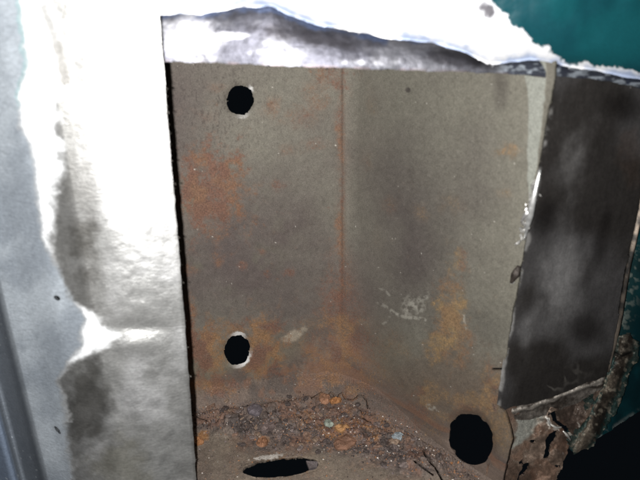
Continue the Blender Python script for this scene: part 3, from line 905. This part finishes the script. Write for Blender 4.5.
# ------------------------------------------------------------------ burrs and weld spatter on the cut edges
def burrs(name, mat, parent, items, rgb, metal, rough):
    V, Fc = [], []
    for p, size, d in items:
        b0 = len(V)
        ax = Vector(d).normalized()
        u = ax.orthogonal().normalized(); w = ax.cross(u)
        k = 5
        for lay, rad in ((-.5, .5), (.1, 1.0), (.8, .55)):
            for j in range(k):
                an = 2 * math.pi * j / k + lay
                rj = size * .5 * rad * random.uniform(.6, 1.3)
                V.append(tuple(Vector(p) + ax * size * lay * random.uniform(.8, 1.6) + (u * math.cos(an) + w * math.sin(an)) * rj))
        for lay in range(2):
            for j in range(k):
                Fc.append((b0 + lay * k + j, b0 + lay * k + (j + 1) % k, b0 + (lay + 1) * k + (j + 1) % k, b0 + (lay + 1) * k + j))
        Fc.append(tuple(b0 + j for j in range(k))[::-1]); Fc.append(tuple(b0 + 2 * k + j for j in range(k)))
    me = bpy.data.meshes.new(name)
    me.from_pydata(V, [], Fc)
    c = np.tile(rgb, (len(V), 1)) * rng.uniform(.6, 1.3, (len(V), 1))
    set_attrs(me, c, metal, rough)
    return link_mesh(name, me, mat, parent)

it = []
for k in range(34):
    y = random.uniform(64, 480)
    x = float(skin_cut(np.array(y))) + random.uniform(-.6, 2.2)
    r, s = rays(np.array(x), np.array(y))
    it.append((at(x, y, float(Y_skin(r, s)) - .002), random.choice([.0004, .0005, .0006, .0011]), (random.uniform(.2, 1), random.uniform(-.5, .5), random.uniform(-1, 1))))
o = burrs('cut_burr', M_STRIP, skin, it, lin(96, 92, 86), .5, .5)
o['kind'] = 'stuff'

it = []
for k in range(46):
    t = random.random()
    y = 178 + 66 * t
    x = 537 - .27 * (y - 178) + random.gauss(0, 2.4)
    r, s = rays(np.array(x), np.array(y))
    it.append((at(x, y, float(Y_side(r)) - .004), random.choice([.0012, .0018, .0026]), (random.uniform(-.6, .6), -.3, random.choice([-1, 1]) * random.uniform(.4, 1))))
for x, y in ((514, 279), (516, 270), (512, 283)):
    it.append((at(x, y, float(Y_side(rays(np.array(float(x)), np.array(float(y)))[0])) - .002), .002, (1, 0, .6)))
o = burrs('weld_spatter', M_STRIP, side, it, lin(190, 188, 184), .7, .35)
o['kind'] = 'stuff'

def sliver(name, pts, Yf, w, mat, rgb, metal, rough, seed):
    owner = torn if name == 'bright_sliver' else side
    path = [at(x, y, float(Yf(rays(np.array(float(x)), np.array(float(y)))[0])) + dz) for x, y, dz in pts]
    return tube(name, path, w, mat, owner, lambda px, py, P: (rgb[None] * (.5 + fbm(px, py, 4, seed, 2))[:, None], metal, rough), flat=.35, seg=8, sub=6, seed=seed)

sliver('torn_sliver', [(540, 170, -.003), (535, 192, -.008), (530, 215, -.007), (524, 240, -.003)], Y_side, [.0008, .0018, .0022, .0006], M_STRIP, lin(200, 200, 198), .7, .35, 91)
sliver('torn_sliver', [(533, 205, -.004), (526, 214, -.009), (521, 222, -.007)], Y_side, [.001, .0016, .0005], M_STRIP, lin(190, 188, 186), .7, .35, 92)
sliver('torn_sliver', [(519, 266, -.002), (515, 275, -.007), (511, 283, -.004)], Y_side, [.0015, .0028, .001], M_RAG, lin(58, 52, 48), .3, .5, 93)

sliver('bright_sliver', [(550, 424, -.004), (556, 428, -.008), (562, 427, -.004)], Y_close, [.0006, .0011, .0004], M_STRIP, lin(215, 212, 205), .5, .4, 94)
sliver('bright_sliver', [(563, 431, -.004), (568, 436, -.008), (571, 441, -.004)], Y_close, [.0005, .0011, .0004], M_STRIP, lin(215, 212, 205), .5, .4, 95)
sliver('bright_sliver', [(547, 418, -.004), (549, 423, -.006), (551, 427, -.005)], Y_close, [.0005, .0009, .0004], M_STRIP, lin(205, 202, 196), .5, .4, 96)

# small grey tab left standing at the end of the slot
def tab():
    V = [at(306, 459, 0.355)] 
    b = pos_ledge(np.array([306., 318, 317, 309]), np.array([460., 461, 466, 468]))
    V = [tuple(p + np.array([0, 0, -.0004])) for p in b] + [tuple(p + np.array([0, .001, -.004])) for p in b]
    me = bpy.data.meshes.new('slot_tab')
    me.from_pydata(V, [], [(0, 3, 2, 1), (4, 5, 6, 7), (0, 1, 5, 4), (1, 2, 6, 5), (2, 3, 7, 6), (3, 0, 4, 7)])
    set_attrs(me, np.tile(lin(112, 104, 104), (8, 1)), .3, .5)
    link_mesh('slot_tab', me, M_RAG, ledge)
tab()

# ------------------------------------------------------------------ loose scale on the ledge
def flake_mesh(name, R, th, rgb, seed):
    rnd = random.Random(seed)
    n = rnd.randint(10, 13)
    asp = rnd.uniform(.6, .95)
    out = []
    q = 1.0
    for j in range(n):
        q = .55 * q + .45 * rnd.uniform(.62, 1.3)
        a = 2 * math.pi * (j + rnd.uniform(-.35, .35)) / n
        out.append((q * math.cos(a), q * math.sin(a) * asp))
    warp = [rnd.uniform(-.12, .12) * R for _ in out]
    V = [(x * R, y * R, w - th) for (x, y), w in zip(out, warp)]
    V += [(x * R * .96, y * R * .96, w + th * .3) for (x, y), w in zip(out, warp)]
    V += [(x * R * .55, y * R * .55, th * rnd.uniform(.3, 1.6)) for x, y in out]
    V.append((0, 0, th * rnd.uniform(.4, 1.4)))
    Fc = []
    for j in range(n):
        k = (j + 1) % n
        Fc += [(j, k, n + k, n + j), (n + j, n + k, 2 * n + k, 2 * n + j), (2 * n + j, 2 * n + k, 3 * n)]
    me = bpy.data.meshes.new(name)
    me.from_pydata(V, [], Fc)
    c = np.tile(rgb, (len(V), 1)) * np.array([rnd.uniform(.6, 1.25) for v in V])[:, None]
    c[:n] *= .6
    set_attrs(me, c, .05, .7)
    me.materials.append(M_LEDGE)
    return me

def drop(name, px, py, me, label, cat, group=None, lift=.0012, tilt=.35):
    o = bpy.data.objects.new(name, me); COL.objects.link(o)
    p = pos_ledge(np.array([float(px)]), np.array([float(py)]))[0]
    # find the place whose height brings it back onto the wanted spot
    for it in range(3):
        qx, qy = project(p)
    o.location = (p[0], p[1], p[2] + lift)
    o.rotation_euler = (random.uniform(-tilt, tilt) + .15, random.uniform(-tilt, tilt), random.uniform(0, 6.28))
    o['label'] = label; o['category'] = cat
    if group: o['group'] = group
    return o

NAMED = [
    ('rust_nugget', 198, 438, .0072, .0045, lin(158, 112, 76), 'rounded orange rust nugget lying beside the cut edge of the left skin', 'rust nugget'),
    ('rust_flake', 325, 401, .0065, .0016, lin(150, 112, 88), 'brown rust flake tucked under the wavy black crack in the corner', 'rust flake'),
    ('rust_flake', 335, 403, .0060, .0016, lin(168, 118, 76), 'tan rust flake just right of the brown one under the wavy crack', 'rust flake'),
    ('rust_flake', 262, 439, .0065, .0020, lin(144, 104, 78), 'orange rust flake on the ledge a little above the slot', 'rust flake'),
    ('paint_chip', 397, 437, .0062, .0015, lin(136, 144, 148), 'pale blue grey paint chip on the dirt left of the big hole', 'paint chip'),
    ('paint_chip', 329, 421, .0060, .0013, lin(150, 158, 146), 'pale green paint chip on the orange scale below the wavy crack', 'paint chip'),
    ('rust_flake', 342, 427, .0075, .0020, lin(160, 120, 80), 'bright orange rust flake right of the pale green paint chip', 'rust flake'),
    ('scale_plate', 268, 425, .0120, .0020, lin(122, 108, 104), 'large flat grey plate of rust scale in the middle of the ledge', 'rust scale'),
    ('scale_plate', 255, 414, .0085, .0018, lin(104, 96, 100), 'slate grey plate of rust scale behind the large flat one', 'rust scale'),
    ('scale_plate', 345, 440, .0110, .0022, lin(128, 96, 78), 'reddish brown plate of rust scale in front of the bright orange flake', 'rust scale'),
]
for i, (nm, x, y, R, th, rgb, lab, cat) in enumerate(NAMED):
    drop(nm, x, y + 4, flake_mesh(nm, R, th, rgb, 900 + i), lab, cat, tilt=.2)

kinds = [('grey', lin(112, 100, 96)), ('brown', lin(120, 96, 82)), ('dark', lin(78, 69, 66)), ('tan', lin(136, 116, 100))]
protos = {}
for k, (w, rgb) in enumerate(kinds):
    protos[w] = [flake_mesh('rust_flake', R, th, rgb, 950 + k * 10 + q) for q, (R, th) in enumerate(((.0030, .0006), (.0043, .0008), (.0056, .0009)))]
cnt = 0
while cnt < 80:
    x = random.uniform(196, 470); y = random.uniform(396, 470)
    if y > 452 + .18 * (x - 330) + random.gauss(0, 5) or y < 400 + random.gauss(0, 4): continue
    w = random.choices([k[0] for k in kinds], [5, 4, 3, 2])[0]
    P = pos_ledge(np.array([x]), np.array([y]))
    if plan_dist(P, pA, pB)[0] < .006 or plan_dist(P, pB, pC)[0] < .008: continue
    if sdf_ledge(np.array([x]), np.array([y]), P)[0] < 4: continue
    if blob(np.array(x), np.array(y), 335, 425, 30, 20) > random.uniform(.3, 1.1) or (308 < x < 374 and 390 < y < 406): continue
    cnt += 1
    drop('rust_flake', x, y, random.choices(protos[w], [5, 3, 1])[0],
         {'grey': 'small dull grey flake of rust scale loose among the dirt on the ledge', 'brown': 'small red brown flake of rust scale loose among the dirt on the ledge',
          'dark': 'small blackish flake of rust scale loose among the dirt on the ledge', 'tan': 'small tan flake of rust scale loose among the dirt on the ledge'}[w],
         'rust flake', 'loose %s rust flakes on the ledge' % w, lift=.0003, tilt=.22)

# grit: thousands of crumbs, one object
def grit(n):
    V, Fc, Cc = [], [], []
    pal = [lin(96, 84, 80), lin(128, 104, 90), lin(60, 52, 50), lin(150, 104, 70), lin(214, 206, 198), lin(112, 100, 100)]
    xs = rng.uniform(192, 480, n * 4); ys = rng.uniform(384, 484, n * 4)
    P = pos_ledge(xs, ys)
    dens = np.clip(.08 + ss(ys, 392, 408) * ss(454 + .2 * (xs - 330) - ys, -8, 14), 0, 1)
    ok = (plan_dist(P, pA, pB) > .001) & (plan_dist(P, pB, pC) > .001) & (rng.random(n * 4) < dens * np.where(P[:, 2] > CZ - H + .007, .12, 1.)) & (sdf_ledge(*project(P), P) > 1.5)
    P = P[ok][:n]
    base = np.array([(1, 0, 0), (-.6, .8, 0), (-.6, -.8, 0), (0, 0, 1), (0, 0, -.5)])
    for p in P:
        s = abs(rng.normal(0, .00045)) + .0004
        b0 = len(V)
        a = rng.uniform(0, 6.28); c, sn = math.cos(a), math.sin(a)
        j = base * rng.uniform(.5, 1.3, (5, 3)) * s
        j = np.stack([j[:, 0] * c - j[:, 1] * sn, j[:, 0] * sn + j[:, 1] * c, j[:, 2]], -1) + p
        V += j.tolist()
        Fc += [(b0, b0 + 1, b0 + 3), (b0 + 1, b0 + 2, b0 + 3), (b0 + 2, b0, b0 + 3), (b0 + 1, b0, b0 + 4), (b0 + 2, b0 + 1, b0 + 4), (b0, b0 + 2, b0 + 4)]
        k = rng.choice(6, p=[.32, .25, .20, .08, .03, .12])
        Cc += [pal[k]] * 5
    me = bpy.data.meshes.new('grit')
    me.from_pydata(V, [], Fc)
    set_attrs(me, np.array(Cc), .05, .65)
    o = link_mesh('grit', me, M_LEDGE)
    o['label'] = 'loose grit and rust crumbs strewn over the ledge'
    o['category'] = 'grit'
    o['kind'] = 'stuff'
grit(5000)
